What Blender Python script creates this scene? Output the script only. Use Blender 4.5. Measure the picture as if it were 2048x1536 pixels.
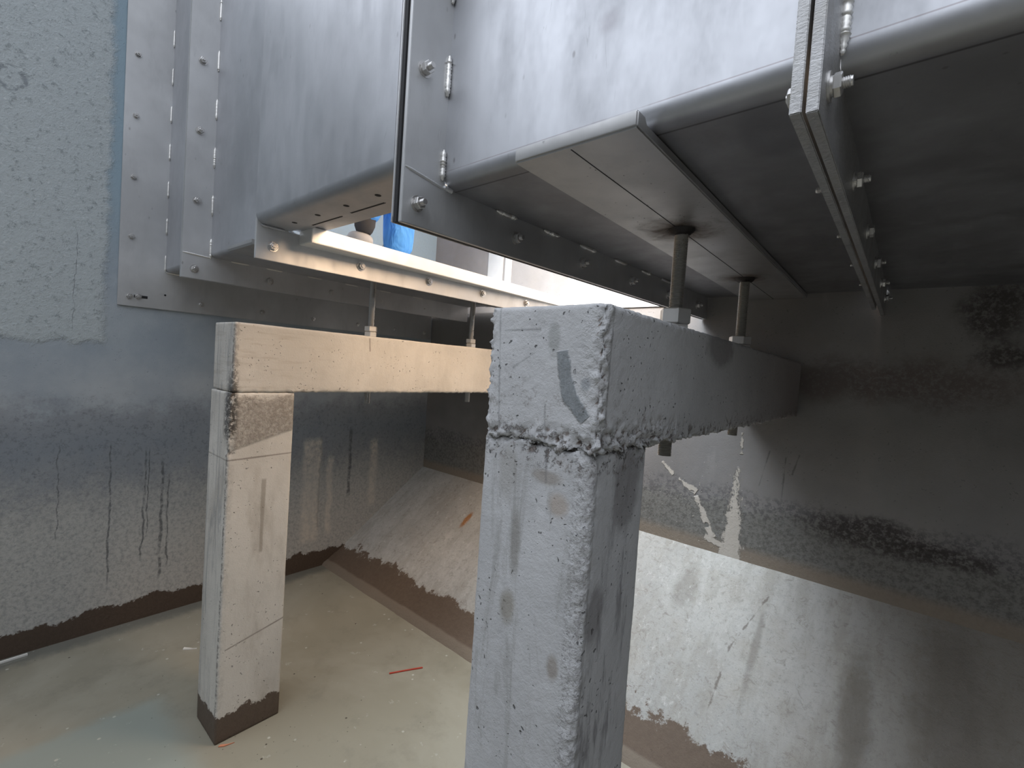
import bpy, bmesh, math, random
from mathutils import Vector, Matrix, noise
random.seed(7)
OZ = 1.5                      # all coordinates below have the lens at z = 0; the water lies at -1.5
scn = bpy.context.scene
for o in list(bpy.data.objects): bpy.data.objects.remove(o)
C = scn.collection

# ------------------------------------------------------------------ camera
R = [[0.76171773, 0.64442725, 0.06707924],
     [0.07402417, 0.01629471, -0.99712331],
     [-0.64366647, 0.76449199, -0.03529122]]
F = 925.0789
cd = bpy.data.cameras.new('camera'); cam = bpy.data.objects.new('camera', cd); C.objects.link(cam)
cam.matrix_world = Matrix(((R[0][0], -R[1][0], -R[2][0], 0), (R[0][1], -R[1][1], -R[2][1], 0),
                           (R[0][2], -R[1][2], -R[2][2], OZ), (0, 0, 0, 1)))
cd.sensor_width = 36; cd.lens = F / 2048 * 36; cd.clip_start = 0.02
scn.camera = cam

# ------------------------------------------------------------------ light
scn.view_settings.view_transform = 'Standard'; scn.view_settings.look = 'None'
scn.view_settings.exposure = 0.0; scn.view_settings.gamma = 1.0
scn.view_settings.use_curve_mapping = False
W = bpy.data.worlds.new('sky'); scn.world = W; W.use_nodes = True
wn = W.node_tree; wn.nodes.clear()
wo = wn.nodes.new('ShaderNodeOutputWorld'); wb = wn.nodes.new('ShaderNodeBackground')
tc = wn.nodes.new('ShaderNodeTexCoord')
dt = wn.nodes.new('ShaderNodeVectorMath'); dt.operation = 'DOT_PRODUCT'
dt.inputs[1].default_value = Vector((-0.55, -0.55, 0.63)).normalized()
mr = wn.nodes.new('ShaderNodeMapRange'); mr.inputs[1].default_value = -0.3; mr.inputs[2].default_value = 1.0
mr.inputs[3].default_value = 0.45; mr.inputs[4].default_value = 1.7
sx = wn.nodes.new('ShaderNodeSeparateXYZ')
m2 = wn.nodes.new('ShaderNodeMapRange'); m2.inputs[1].default_value = -0.02; m2.inputs[2].default_value = 0.06
m2.inputs[3].default_value = 0.02; m2.inputs[4].default_value = 1.0
mu = wn.nodes.new('ShaderNodeMath'); mu.operation = 'MULTIPLY'
mu2 = wn.nodes.new('ShaderNodeMath'); mu2.operation = 'MULTIPLY'; mu2.inputs[1].default_value = 1.45
wn.links.new(tc.outputs['Generated'], dt.inputs[0]); wn.links.new(tc.outputs['Generated'], sx.inputs[0])
wn.links.new(dt.outputs['Value'], mr.inputs[0]); wn.links.new(sx.outputs[2], m2.inputs[0])
wn.links.new(mr.outputs[0], mu.inputs[0]); wn.links.new(m2.outputs[0], mu.inputs[1])
wn.links.new(mu.outputs[0], mu2.inputs[0]); wn.links.new(mu2.outputs[0], wb.inputs['Strength'])
wb.inputs['Color'].default_value = (0.86, 0.91, 1.0, 1)
wn.links.new(wb.outputs[0], wo.inputs[0])

def area(name, loc, d, sx_, sy_, power, col, spread=180):
    l = bpy.data.lights.new(name, 'AREA'); l.shape = 'RECTANGLE'; l.size = sx_; l.size_y = sy_
    l.energy = power; l.color = col; l.spread = math.radians(spread)
    o = bpy.data.objects.new(name, l); C.objects.link(o)
    o.location = (loc[0], loc[1], loc[2] + OZ)
    o.rotation_euler = Vector(d).to_track_quat('-Z', 'Y').to_euler()
    return o
# added warm area lamp inside the flume, standing in for daylight above the gap
area('flume_warm_fill', (-0.55, 1.60, 1.35), (-0.72, 0.02, -0.69), 0.45, 1.5, 34, (1.0, 0.69, 0.43), 150)
# added cool area lamp, imitates sky light through the gap onto the benching
area('flume_cool_fill', (-1.72, 1.35, 2.0), (0.46, 0.36, -0.82), 0.7, 1.2, 75, (0.86, 0.93, 1.0), 120)
spotl = bpy.data.lights.new('liner_spot_fill', 'SPOT'); spotl.energy = 420; spotl.color = (1.0, 0.97, 0.92)  # added spot lamp inside the flume that makes the sunlit patch on the wall
spotl.spot_size = math.radians(44); spotl.spot_blend = 0.6; spotl.shadow_soft_size = 0.05
so = bpy.data.objects.new('liner_spot_fill', spotl); C.objects.link(so); so.location = (-1.05, 0.95, 2.0 + OZ)
so.rotation_euler = (Vector((-1.6, 2.544, 0.60)) - Vector((-1.05, 0.95, 2.0))).to_track_quat('-Z', 'Y').to_euler()

# ------------------------------------------------------------------ node helper
class T:
    def __init__(s, name, metallic=0.0):
        s.m = bpy.data.materials.new(name); s.m.use_nodes = True; s.nt = s.m.node_tree
        s.b = s.nt.nodes['Principled BSDF']; s.b.inputs['Metallic'].default_value = metallic
        g = s.nt.nodes.new('ShaderNodeNewGeometry')
        v = s.nt.nodes.new('ShaderNodeVectorMath'); v.operation = 'ADD'; v.inputs[1].default_value = (0, 0, -OZ)
        s.nt.links.new(g.outputs['Position'], v.inputs[0]); s.P = v.outputs[0]; s.geo = g
        x = s.nt.nodes.new('ShaderNodeSeparateXYZ'); s.nt.links.new(s.P, x.inputs[0])
        s.X, s.Y, s.Z = x.outputs
    def put(s, sock, v):
        if isinstance(v, bpy.types.NodeSocket): s.nt.links.new(v, sock)
        elif isinstance(v, (tuple, list)) and len(v) == 3 and sock.type == 'RGBA': sock.default_value = (*v, 1)
        else: sock.default_value = v
    def math(s, op, a, b=0.0, c=0.0, clamp=False):
        n = s.nt.nodes.new('ShaderNodeMath'); n.operation = op; n.use_clamp = clamp
        for i, v in enumerate((a, b, c)): s.put(n.inputs[i], v)
        return n.outputs[0]
    def add(s, a, b): return s.math('ADD', a, b)
    def sub(s, a, b): return s.math('SUBTRACT', a, b)
    def mul(s, a, b): return s.math('MULTIPLY', a, b)
    def mx(s, *a):
        r = a[0]
        for v in a[1:]: r = s.math('MAXIMUM', r, v)
        return r
    def ramp(s, v, a, b, c=0.0, d=1.0):
        n = s.nt.nodes.new('ShaderNodeMapRange'); n.interpolation_type = 'SMOOTHSTEP'
        if a > b: a, b, c, d = b, a, d, c
        s.put(n.inputs[0], v)
        for i, q in enumerate((a, b, c, d)): n.inputs[i + 1].default_value = q
        return n.outputs[0]
    def vec(s, scale, src=None, off=(0, 0, 0)):
        n = s.nt.nodes.new('ShaderNodeMapping'); n.inputs['Scale'].default_value = scale
        n.inputs['Location'].default_value = off
        s.nt.links.new(src or s.P, n.inputs[0]); return n.outputs[0]
    def noise(s, scale, detail=5, rough=0.6, v=None, dist=0.0):
        n = s.nt.nodes.new('ShaderNodeTexNoise'); s.nt.links.new(v or s.P, n.inputs['Vector'])
        n.inputs['Scale'].default_value = scale; n.inputs['Detail'].default_value = detail
        n.inputs['Roughness'].default_value = rough; n.inputs['Distortion'].default_value = dist
        return n.outputs['Fac']
    def warp(s, amt, scale):
        n = s.nt.nodes.new('ShaderNodeTexNoise'); s.nt.links.new(s.P, n.inputs['Vector']); n.inputs['Scale'].default_value = scale
        a = s.nt.nodes.new('ShaderNodeVectorMath'); a.operation = 'SCALE'; a.inputs['Scale'].default_value = amt
        s.nt.links.new(n.outputs['Color'], a.inputs[0])
        b = s.nt.nodes.new('ShaderNodeVectorMath'); b.operation = 'ADD'
        s.nt.links.new(s.P, b.inputs[0]); s.nt.links.new(a.outputs[0], b.inputs[1]); return b.outputs[0]
    def voro(s, scale, v=None, rnd=1.0, out='Distance'):
        n = s.nt.nodes.new('ShaderNodeTexVoronoi'); s.nt.links.new(v or s.P, n.inputs['Vector'])
        n.inputs['Scale'].default_value = scale; n.inputs['Randomness'].default_value = rnd
        return n.outputs[out]
    def mix(s, f, a, b):
        n = s.nt.nodes.new('ShaderNodeMix'); n.data_type = 'RGBA'
        s.put(n.inputs[0], f); s.put(n.inputs[6], a); s.put(n.inputs[7], b); return n.outputs[2]
    def line(s, coord, zc, c0, a, b, w, wob=None, k=0.01):
        """soft vertical line |coord-c0|<w between zc=a..b"""
        d = s.sub(coord, c0)
        if wob is not None: d = s.add(d, s.mul(s.sub(wob, 0.5), k))
        d = s.math('ABSOLUTE', d)
        return s.mul(s.mul(s.ramp(d, w * 1.6, w * 0.4), s.ramp(zc, a, a + 0.05)), s.ramp(zc, b, b - 0.05))
    def blob(s, u, v, u0, v0, ru, rv, wob, k=0.6, soft=0.25):
        a = s.math('DIVIDE', s.sub(u, u0), ru); b = s.math('DIVIDE', s.sub(v, v0), rv)
        r = s.math('SQRT', s.add(s.mul(a, a), s.mul(b, b)))
        r = s.add(r, s.mul(s.sub(wob, 0.5), k * 2))
        return s.ramp(r, 1 + soft, 1 - soft)
    def seg(s, u, v, p, q, w0, w1, wob=None, k=0.0):
        """tapered stroke from p to q in the (u, v) plane"""
        du, dv = q[0] - p[0], q[1] - p[1]; L = math.hypot(du, dv); du /= L; dv /= L
        a = s.add(s.mul(s.sub(u, p[0]), du), s.mul(s.sub(v, p[1]), dv))
        b = s.math('ABSOLUTE', s.add(s.mul(s.sub(u, p[0]), -dv), s.mul(s.sub(v, p[1]), du)))
        t = s.math('DIVIDE', a, L)
        w = s.add(w0, s.mul(t, w1 - w0))
        if wob is not None: b = s.add(b, s.mul(s.sub(wob, 0.5), k))
        m = s.ramp(s.sub(b, w), 0.004, -0.002)
        return s.mul(m, s.mul(s.ramp(t, -0.02, 0.02), s.ramp(t, 1.02, 0.98)))
    def bump(s, h, dist, strength=1.0, prev=None):
        n = s.nt.nodes.new('ShaderNodeBump'); s.put(n.inputs['Height'], h)
        n.inputs['Distance'].default_value = dist; n.inputs['Strength'].default_value = strength
        if prev is not None: s.nt.links.new(prev, n.inputs['Normal'])
        return n.outputs[0]
    def done(s, col, rough, nrm=None, spec=None):
        s.put(s.b.inputs['Base Color'], col); s.put(s.b.inputs['Roughness'], rough)
        if nrm is not None: s.nt.links.new(nrm, s.b.inputs['Normal'])
        if spec is not None: s.b.inputs['Specular IOR Level'].default_value = spec
        return s.m

# ------------------------------------------------------------------ materials
def m_steel(name, col=(0.46, 0.47, 0.495), rough=0.46, smudge=1.0, extra=None, metallic=0.8):
    t = T(name, metallic)
    n1 = t.noise(1.7, 4, 0.6); n2 = t.noise(9, 6, 0.7, t.vec((1, 1, 0.35)))
    n3 = t.noise(60, 3, 0.7)
    spots = t.mul(t.ramp(t.voro(26, t.vec((1, 1, 0.5)), 1.0), 0.13, 0.05), t.ramp(t.noise(5, 3), 0.52, 0.62))
    scr = t.mul(t.ramp(t.noise(30, 4, 0.8, t.vec((1, 1, 0.15)), 2.0), 0.66, 0.72), 0.25 * smudge)
    c = t.mix(t.ramp(n1, 0.35, 0.65), tuple(v * 0.88 for v in col), tuple(min(1, v * 1.1) for v in col))
    c = t.mix(t.mul(t.ramp(n2, 0.5, 0.75), 0.2 * smudge), c, (0.33, 0.335, 0.36))
    c = t.mix(t.mul(spots, 0.55 * smudge), c, (0.16, 0.15, 0.15))
    c = t.mix(scr, c, (0.2, 0.2, 0.21))
    r = t.add(t.ramp(n2, 0.3, 0.7, rough - 0.05, rough + 0.12), t.mul(t.sub(n3, 0.5), 0.08))
    if extra: c, r = extra(t, c, r)
    h = t.add(t.mul(n1, 1.0), t.mul(n3, 0.02))
    return t.done(c, r, t.bump(h, 0.003, 0.5))
def burn(t, c, r):
    n = t.noise(16, 5, 0.7, t.vec((1, 1, 1)), 1.0)
    for (bx, by, s) in ((-0.505, 1.30, 1.0), (-0.51, 2.01, 0.9)):
        m = t.blob(t.X, t.Y, bx, by, 0.075 * s, 0.085 * s, n, 0.9, 0.75)
        c = t.mix(t.mul(m, 0.8), c, (0.10, 0.062, 0.04))
        r = t.add(r, t.mul(m, 0.3))
        m = t.blob(t.X, t.Y, bx, by, 0.04 * s, 0.04 * s, n, 0.6, 0.4)
        c = t.mix(m, c, (0.02, 0.018, 0.018))
    sp = t.mul(t.ramp(t.voro(45), 0.12, 0.05), t.mul(t.ramp(t.noise(6), 0.45, 0.6), 0.8))
    c = t.mix(sp, c, (0.04, 0.035, 0.03))
    return c, r
def shade_smudge(t, c, r):
    n = t.noise(5, 3)
    c = t.mix(t.mul(t.ramp(t.Z, .452, .444), t.ramp(n, .3, .6, .40, .60)), c, (0.15, 0.14, 0.145))  # underside darkened in the colour to stand in for its shade
    c = t.mix(t.mul(t.ramp(t.math('ABSOLUTE', t.sub(t.Z, 0.4775)), .0016, .0004), t.mul(t.ramp(t.noise(4), .3, .5), .5)), c, (0.22, 0.17, 0.17))
    c = t.mix(t.mul(t.ramp(t.math('ABSOLUTE', t.sub(t.Y, 0.8085)), .004, .0006), t.mul(t.ramp(t.Z, .46, .45), .8)), c, (0.10, 0.09, 0.10))
    c = t.mix(t.mul(t.mul(t.blob(t.X, t.Y, -.205, .91, .05, .10, n, .3, .35), t.ramp(t.Z, .455, .448)), .45), c, (0.16, 0.155, 0.18))
    for (bx, bz, rx, rz) in ((-0.66, 0.97, 0.03, 0.13), (-0.55, 1.0, 0.022, 0.07), (-0.47, 0.66, 0.02, 0.02)):
        c = t.mix(t.mul(t.blob(t.X, t.Z, bx, bz, rx, rz, n, 0.2, 0.6), 0.35), c, (0.27, 0.25, 0.27))
    w = t.noise(90, 4)
    for p, q, w0, w1 in (((-0.30, 0.84), (-0.305, 0.66), 0.0015, 0.003), ((-0.32, 0.9), (-0.325, 0.68), 0.001, 0.001)):
        c = t.mix(t.mul(t.seg(t.X, t.Z, p, q, w0, w1, w, 0.006), 0.8), c, (0.1, 0.1, 0.11))
    c = t.mix(t.mul(t.blob(t.X, t.Z, -0.335, 0.655, 0.02, 0.008, w, 0.9, 0.2), 0.8), c, (0.1, 0.1, 0.11))
    return c, r
M = {}
M['steel'] = m_steel('stainless_sheet')
M['steel_side'] = m_steel('stainless_sheet_side', extra=shade_smudge)
M['steel_plate'] = m_steel('stainless_doubler', (0.47, 0.47, 0.47), 0.42, 1.0, burn)
M['steel_flange'] = m_steel('stainless_flange', (0.60, 0.605, 0.61), 0.48, 0.8, metallic=0.82)
M['steel_bright'] = m_steel('stainless_clean', (0.78, 0.78, 0.77), 0.45, 0.1, metallic=0.55)
M['steel_bolt'] = m_steel('stainless_bolt', (0.62, 0.61, 0.60), 0.25, 0.1)
M['weld'] = m_steel('weld_bead', (0.80, 0.79, 0.76), 0.33, 0.2)
def m_plain(name, col, rough, metallic=0.0):
    t = T(name, metallic); n = t.noise(25, 4)
    c = t.mix(n, tuple(v * 0.8 for v in col), tuple(min(1, v * 1.2) for v in col))
    return t.done(c, rough, t.bump(n, 0.002, 0.4))
M['burnt'] = m_plain('burnt_weld', (0.05, 0.045, 0.045), 0.55, 0.6)
M['slot'] = m_plain('dark_slot', (0.012, 0.012, 0.014), 0.8)
M['dark_gap'] = m_plain('black_gap', (0.015, 0.015, 0.017), 0.7)
def m_edge():
    t = T('sawn_plate_edge', 0.85)
    n = t.noise(120, 4, 0.7, t.vec((1, 1, 3))); n2 = t.noise(12, 3)
    c = t.mix(n, (0.27, 0.27, 0.275), (0.60, 0.60, 0.60)); c = t.mix(t.mul(t.ramp(n2, .5, .7), .4), c, (.35, .33, .29))
    return t.done(c, t.ramp(n2, .3, .7, .35, .55), t.bump(n, 0.002, 0.8))
M['edge'] = m_edge()

def concrete(name, base, pits=1.0, grain=1.0, tint=(0.36, 0.34, 0.30), extra=None, rough=0.85, stretch=0.35):
    t = T(name)
    nA = t.noise(1.3, 4, 0.6); nB = t.noise(6, 6, 0.65, t.vec((1, 1, stretch))); nC = t.noise(45, 5, 0.7); nD = t.noise(180, 3, 0.7)
    c = t.mix(t.ramp(nA, 0.35, 0.65), tuple(v * 0.86 for v in base), tuple(min(1, v * 1.12) for v in base))
    c = t.mix(t.mul(t.ramp(nB, 0.45, 0.75), 0.5), c, tint)
    c = t.mix(t.mul(t.ramp(nB, 0.42, 0.25), 0.35), c, tuple(min(1, v * 1.35) for v in base))
    c = t.mix(t.mul(t.sub(nC, 0.35), 0.30 * grain), c, tuple(v * 0.45 for v in base))
    vo = t.voro(66, t.warp(0.035, 45), 1.0)
    pm = t.mul(t.ramp(t.add(vo, t.mul(t.sub(nC, .5), .25)), 0.17, 0.12), t.ramp(t.noise(11, 4, 0.7), 0.50, 0.56))
    vo2 = t.voro(17, t.warp(0.02, 60)); pm2 = t.mul(t.ramp(vo2, 0.075, 0.045), t.ramp(t.noise(3.1, 3), 0.45, 0.55))
    pm = t.mx(pm, pm2)
    c = t.mix(t.mul(pm, 0.85 * pits), c, tuple(v * 0.13 for v in base))
    h = t.add(t.mul(nC, 0.7 * grain), t.mul(nD, 0.3 * grain)); h = t.sub(h, t.mul(pm, 1.2 * pits))
    r = rough; t.h = h; t.nB = nB; t.nC = nC; t.nA = nA; t.nD = nD
    if extra: c, r = extra(t, c, r)
    return t.done(c, r, t.bump(t.h, 0.004, 0.8), 0.3)

WET = (0.060, 0.042, 0.030)
def x_wall_left(t, c, r):
    n = t.noise(9, 6, 0.75); f = t.noise(70, 4, 0.7)
    # smooth troweled render with a bluish cast, old rough face left above it
    smooth = t.mix(t.ramp(t.noise(3.5, 4, 0.6), 0.35, 0.65), (0.33, 0.375, 0.42), (0.40, 0.44, 0.475))
    smooth = t.mix(t.mul(t.ramp(t.Z, .2, .9), t.ramp(t.Y, .3, .5)), smooth, (0.30, .40, .47))
    e = t.add(t.mul(t.sub(n, 0.5), 0.10), t.Y)
    m = t.mul(t.ramp(e, 0.47, 0.43), t.ramp(t.add(t.Z, t.mul(t.sub(n, 0.5), 0.12)), -0.04, 0.0))
    spk = t.ramp(t.noise(38, 5, 0.8), 0.53, 0.66)
    old = t.mix(t.mul(spk, 0.6), (0.50, 0.545, 0.56), (0.20, 0.225, 0.235))
    old = t.mix(t.mul(t.ramp(t.voro(30), 0.2, 0.05), 0.4), old, (0.72, 0.75, 0.76))
    # lower wall: coarse pale sand cement
    low = t.mix(t.ramp(t.noise(55, 5, 0.8), 0.4, 0.7), (0.52, 0.51, 0.48), (0.33, 0.33, 0.32))
    c = t.mix(m, smooth, old)
    lz = t.add(t.Z, t.mul(t.sub(n, 0.5), 0.35))
    ml = t.ramp(lz, -0.50, -0.85)
    c = t.mix(ml, c, low)
    band = t.mul(t.ramp(lz, -0.25, -0.40), t.ramp(lz, -0.95, -0.60))
    c = t.mix(t.mul(band, 0.55), c, (0.17, 0.18, 0.20))
    wob = t.noise(7, 4); wob2 = t.noise(40, 4)
    for (y, a, b, w) in ((0.495, -1.27, -0.50, 0.006), (0.637, -1.18, -0.55, 0.006), (0.652, -1.05, -0.55, 0.004),
                         (0.715, -1.31, -0.62, 0.009), (0.745, -1.25, -0.70, 0.006), (0.30, -1.0, -0.5, 0.003),
                         (0.335, 0.02, 0.55, 0.0015), (1.62, -1.25, -0.55, 0.012), (1.85, -1.05, -0.5, 0.018)):
        c = t.mix(t.mul(t.line(t.Y, t.Z, y, a, b, w * .65, wob, 0.05), t.ramp(wob2, .3, .6, .15, .8)), c, (0.10, 0.105, 0.11))
    for (y, a, b, w) in ((1.54, -1.33, -0.56, 0.035), (1.60, -1.33, -0.56, 0.025), (1.70, -1.3, -0.7, 0.02), (2.05, -1.15, -0.6, 0.03)):
        c = t.mix(t.mul(t.line(t.Y, t.Z, y, a, b, w, wob, 0.05), t.ramp(wob2, .35, .65, .45, .95)), c, (0.66, 0.61, 0.54))
    spb = t.mul(band, t.ramp(t.noise(48, 6, .85), .52, .60))
    c = t.mix(t.mul(spb, .45), c, (.11, .115, .125))
    # circular scribble in the old face
    ys = t.sub(t.Y, 0.11); zs = t.sub(t.Z, 1.12)
    rr = t.math('SQRT', t.add(t.mul(ys, ys), t.mul(zs, zs)))
    ring = t.mul(t.ramp(t.math('ABSOLUTE', t.sub(t.add(rr, t.mul(t.sub(wob, .5), .04)), .045)), .016, .004), t.ramp(wob2, .42, .55))
    c = t.mix(t.mul(ring, .6), c, (.16, .18, .20))
    wet = t.ramp(t.add(t.Z, t.mul(t.sub(t.noise(6, 6, 0.75), 0.5), 0.16)), -1.385, -1.395)
    c = t.mix(wet, c, t.mix(f, WET, (0.12, 0.085, 0.062)))
    h = t.add(t.h, t.mul(m, t.mul(t.noise(38, 5, 0.8), 2.0)))
    h = t.add(h, t.mul(ml, t.mul(t.noise(60, 5, 0.8), 1.4)))
    t.h = t.add(h, t.mul(m, 0.5))
    r = t.sub(0.8, t.mul(wet, 0.3))
    return c, r
M['wall_left'] = concrete('left_wall_render', (0.27, 0.295, 0.315), 0.35, 0.6, (0.22, 0.235, 0.25), x_wall_left)

def x_wall_back(t, c, r):
    n = t.noise(7, 6, 0.75); f = t.noise(60, 5, 0.75)
    lz = t.add(t.Z, t.mul(t.sub(n, 0.5), 0.22))
    ml = t.ramp(lz, -0.58, -0.66)
    low = t.mix(t.ramp(f, 0.4, 0.65), (0.215, 0.21, 0.195), (0.13, 0.125, 0.115))
    c = t.mix(ml, c, low)
    ed = t.mul(t.ramp(lz, -0.68, -0.62), t.ramp(lz, -0.52, -0.58))
    c = t.mix(t.mul(ed, t.mul(t.ramp(f, .45, .56), .6)), c, (0.10, 0.095, 0.10))
    c = t.mix(t.mul(t.ramp(t.Z, -0.80, -0.86), 0.8), c, (0.27, 0.22, 0.17))
    # brown damp band behind the concrete beam
    st = t.mul(t.blob(t.X, t.Z, -0.03, 0.05, 0.40, 0.085, n, 1.2, 0.6), t.ramp(f, .36, .55, .35, 1))
    st = t.mx(st, t.mul(t.blob(t.X, t.Z, -0.30, 0.03, 0.14, 0.085, n, .5, .5), t.ramp(f, .3, .5, .5, 1)))
    c = t.mix(t.mul(st, 0.6), c, (0.10, 0.07, 0.06))
    for b in ((0.25, 0.35, 0.09, 0.12), (0.30, 0.17, 0.08, 0.05), (-0.05, -0.62, 0.2, 0.07), (0.2, -0.64, 0.15, 0.04)):
        c = t.mix(t.mul(t.blob(t.X, t.Z, b[0], b[1], b[2], b[3], n, 0.9, 0.5), t.ramp(f, .35, .55, .2, .8)), c, (0.05, 0.042, 0.04))
    # mortar splashes
    wb = t.noise(28, 5, 0.75); wb2 = t.noise(12, 4)
    MORT = (0.56, 0.52, 0.47)
    sp = t.seg(t.X, t.Z, (-0.603, -0.43), (-0.612, -0.90), 0.001, 0.055, t.noise(45, 6, .85, t.vec((1, 1, .5))), 0.16)
    for p, q, w0, w1 in (((-1.0, -0.47), (-0.93, -0.53), 0.006, 0.012), ((-0.90, -0.545), (-0.80, -0.60), 0.004, 0.02),
                         ((-0.80, -0.62), (-0.70, -0.82), 0.010, 0.018), ((-0.74, -0.82), (-0.64, -0.85), 0.014, 0.014),
                         ((-0.66, -0.86), (-0.62, -0.90), 0.01, 0.03), ((-0.60, -0.25), (-0.595, -0.36), 0.001, 0.003)):
        sp = t.mx(sp, t.mul(t.seg(t.X, t.Z, p, q, w0, w1, wb, 0.05), t.ramp(t.noise(20, 4), .36, .44)))
    sprk = t.mul(t.ramp(t.voro(36), 0.13, 0.09), t.blob(t.X, t.Z, -0.75, -0.68, 0.3, 0.22, n, 0.4, 0.3))
    sprk = t.mul(sprk, t.ramp(t.noise(9), .48, .54))
    sp = t.mx(sp, sprk)
    c = t.mix(sp, c, t.mix(f, MORT, (0.46, 0.42, 0.37)))
    # old cracks right of the splashes
    for p, q in (((-0.47, -0.32), (-0.505, -0.50)), ((-0.40, -0.34), (-0.405, -0.62)), ((-0.345, -0.32), (-0.37, -0.42))):
        c = t.mix(t.mul(t.seg(t.X, t.Z, p, q, 0.0015, 0.0008, wb2, 0.02), 0.6), c, (0.08, 0.075, 0.075))
    # sand coloured render band just under the flume
    t.h = t.add(t.add(t.h, t.mul(sp, 1.6)), t.mul(ml, t.mul(f, 1.0)))
    return c, r
M['wall_back'] = concrete('back_wall_render', (0.24, 0.23, 0.225), 0.3, 0.5, (0.235, 0.22, 0.205), x_wall_back)

def x_bench(t, c, r):
    n = t.noise(6, 6, 0.75); f = t.noise(40, 5, 0.8)
    lz = t.add(t.Z, t.mul(t.sub(n, 0.5), 0.22))
    dn = t.noise(7, 5, 0.7, t.vec((2.2, 0.5, 0.5)))
    c = t.mix(t.mul(t.ramp(dn, 0.45, 0.65), 0.35), c, (0.28, 0.26, 0.22))
    c = t.mix(t.mul(t.ramp(f, 0.5, 0.7), 0.4), c, (0.22, 0.215, 0.20))
    c = t.mix(t.mul(t.ramp(t.X, -.45, .35), .65), c, (0.23, 0.20, 0.165))  # darker to the right: shade below the flume put into the colour
    for b in ((-0.05, 2.12, 0.05, 0.20, .55), (-0.75, 2.33, 0.05, 0.1, .35), (-0.40, 2.2, 0.015, 0.16, .4), (0.22, 2.2, 0.10, 0.35, .4), (0.45, 1.95, 0.05, .1, .6)):
        c = t.mix(t.mul(t.blob(t.X, t.Y, b[0], b[1], b[2], b[3], n, 0.9, 0.5), b[4]), c, (0.12, 0.10, 0.075))
    for p, q in (((-0.40, 2.42), (-0.49, 2.18)), ((-0.49, 2.18), (-0.50, 1.95))):
        c = t.mix(t.mul(t.seg(t.X, t.Y, p, q, 0.003, 0.001, n, 0.06), .7), c, (0.14, 0.12, 0.10))
    c = t.mix(t.mul(t.blob(t.X, t.Y, -2.25, 2.28, 0.02, 0.05, n, .5, .4), .9), c, (0.32, 0.13, 0.03))
    c = t.mix(t.mul(t.ramp(t.noise(26, 7, .8, None, 1.2), .53, .64), .45), c, (.20, .175, .145))
    c = t.mix(t.mul(t.ramp(t.noise(33, 6, .8, t.vec((1, .6, .6), None, (5, 2, 0))), .55, .68), t.ramp(t.X, -.2, -.7, .05, .5)), c, (.66, .655, .63))
    wet = t.ramp(t.add(lz, t.mul(t.sub(f, .5), .05)), -1.375, -1.388)
    c = t.mix(wet, c, t.mix(f, (.085, .06, .043), (0.17, 0.125, 0.09)))
    c = t.mix(t.mul(t.ramp(t.Z, -1.462, -1.470), .7), c, (.24, .20, .155))
    t.h = t.add(t.h, t.mul(f, 1.5))
    return c, t.sub(0.85, t.mul(wet, 0.3))
M['bench'] = concrete('benching_cement', (0.46, 0.455, 0.43), 0.3, 0.8, (0.37, 0.34, 0.29), x_bench)

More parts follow.
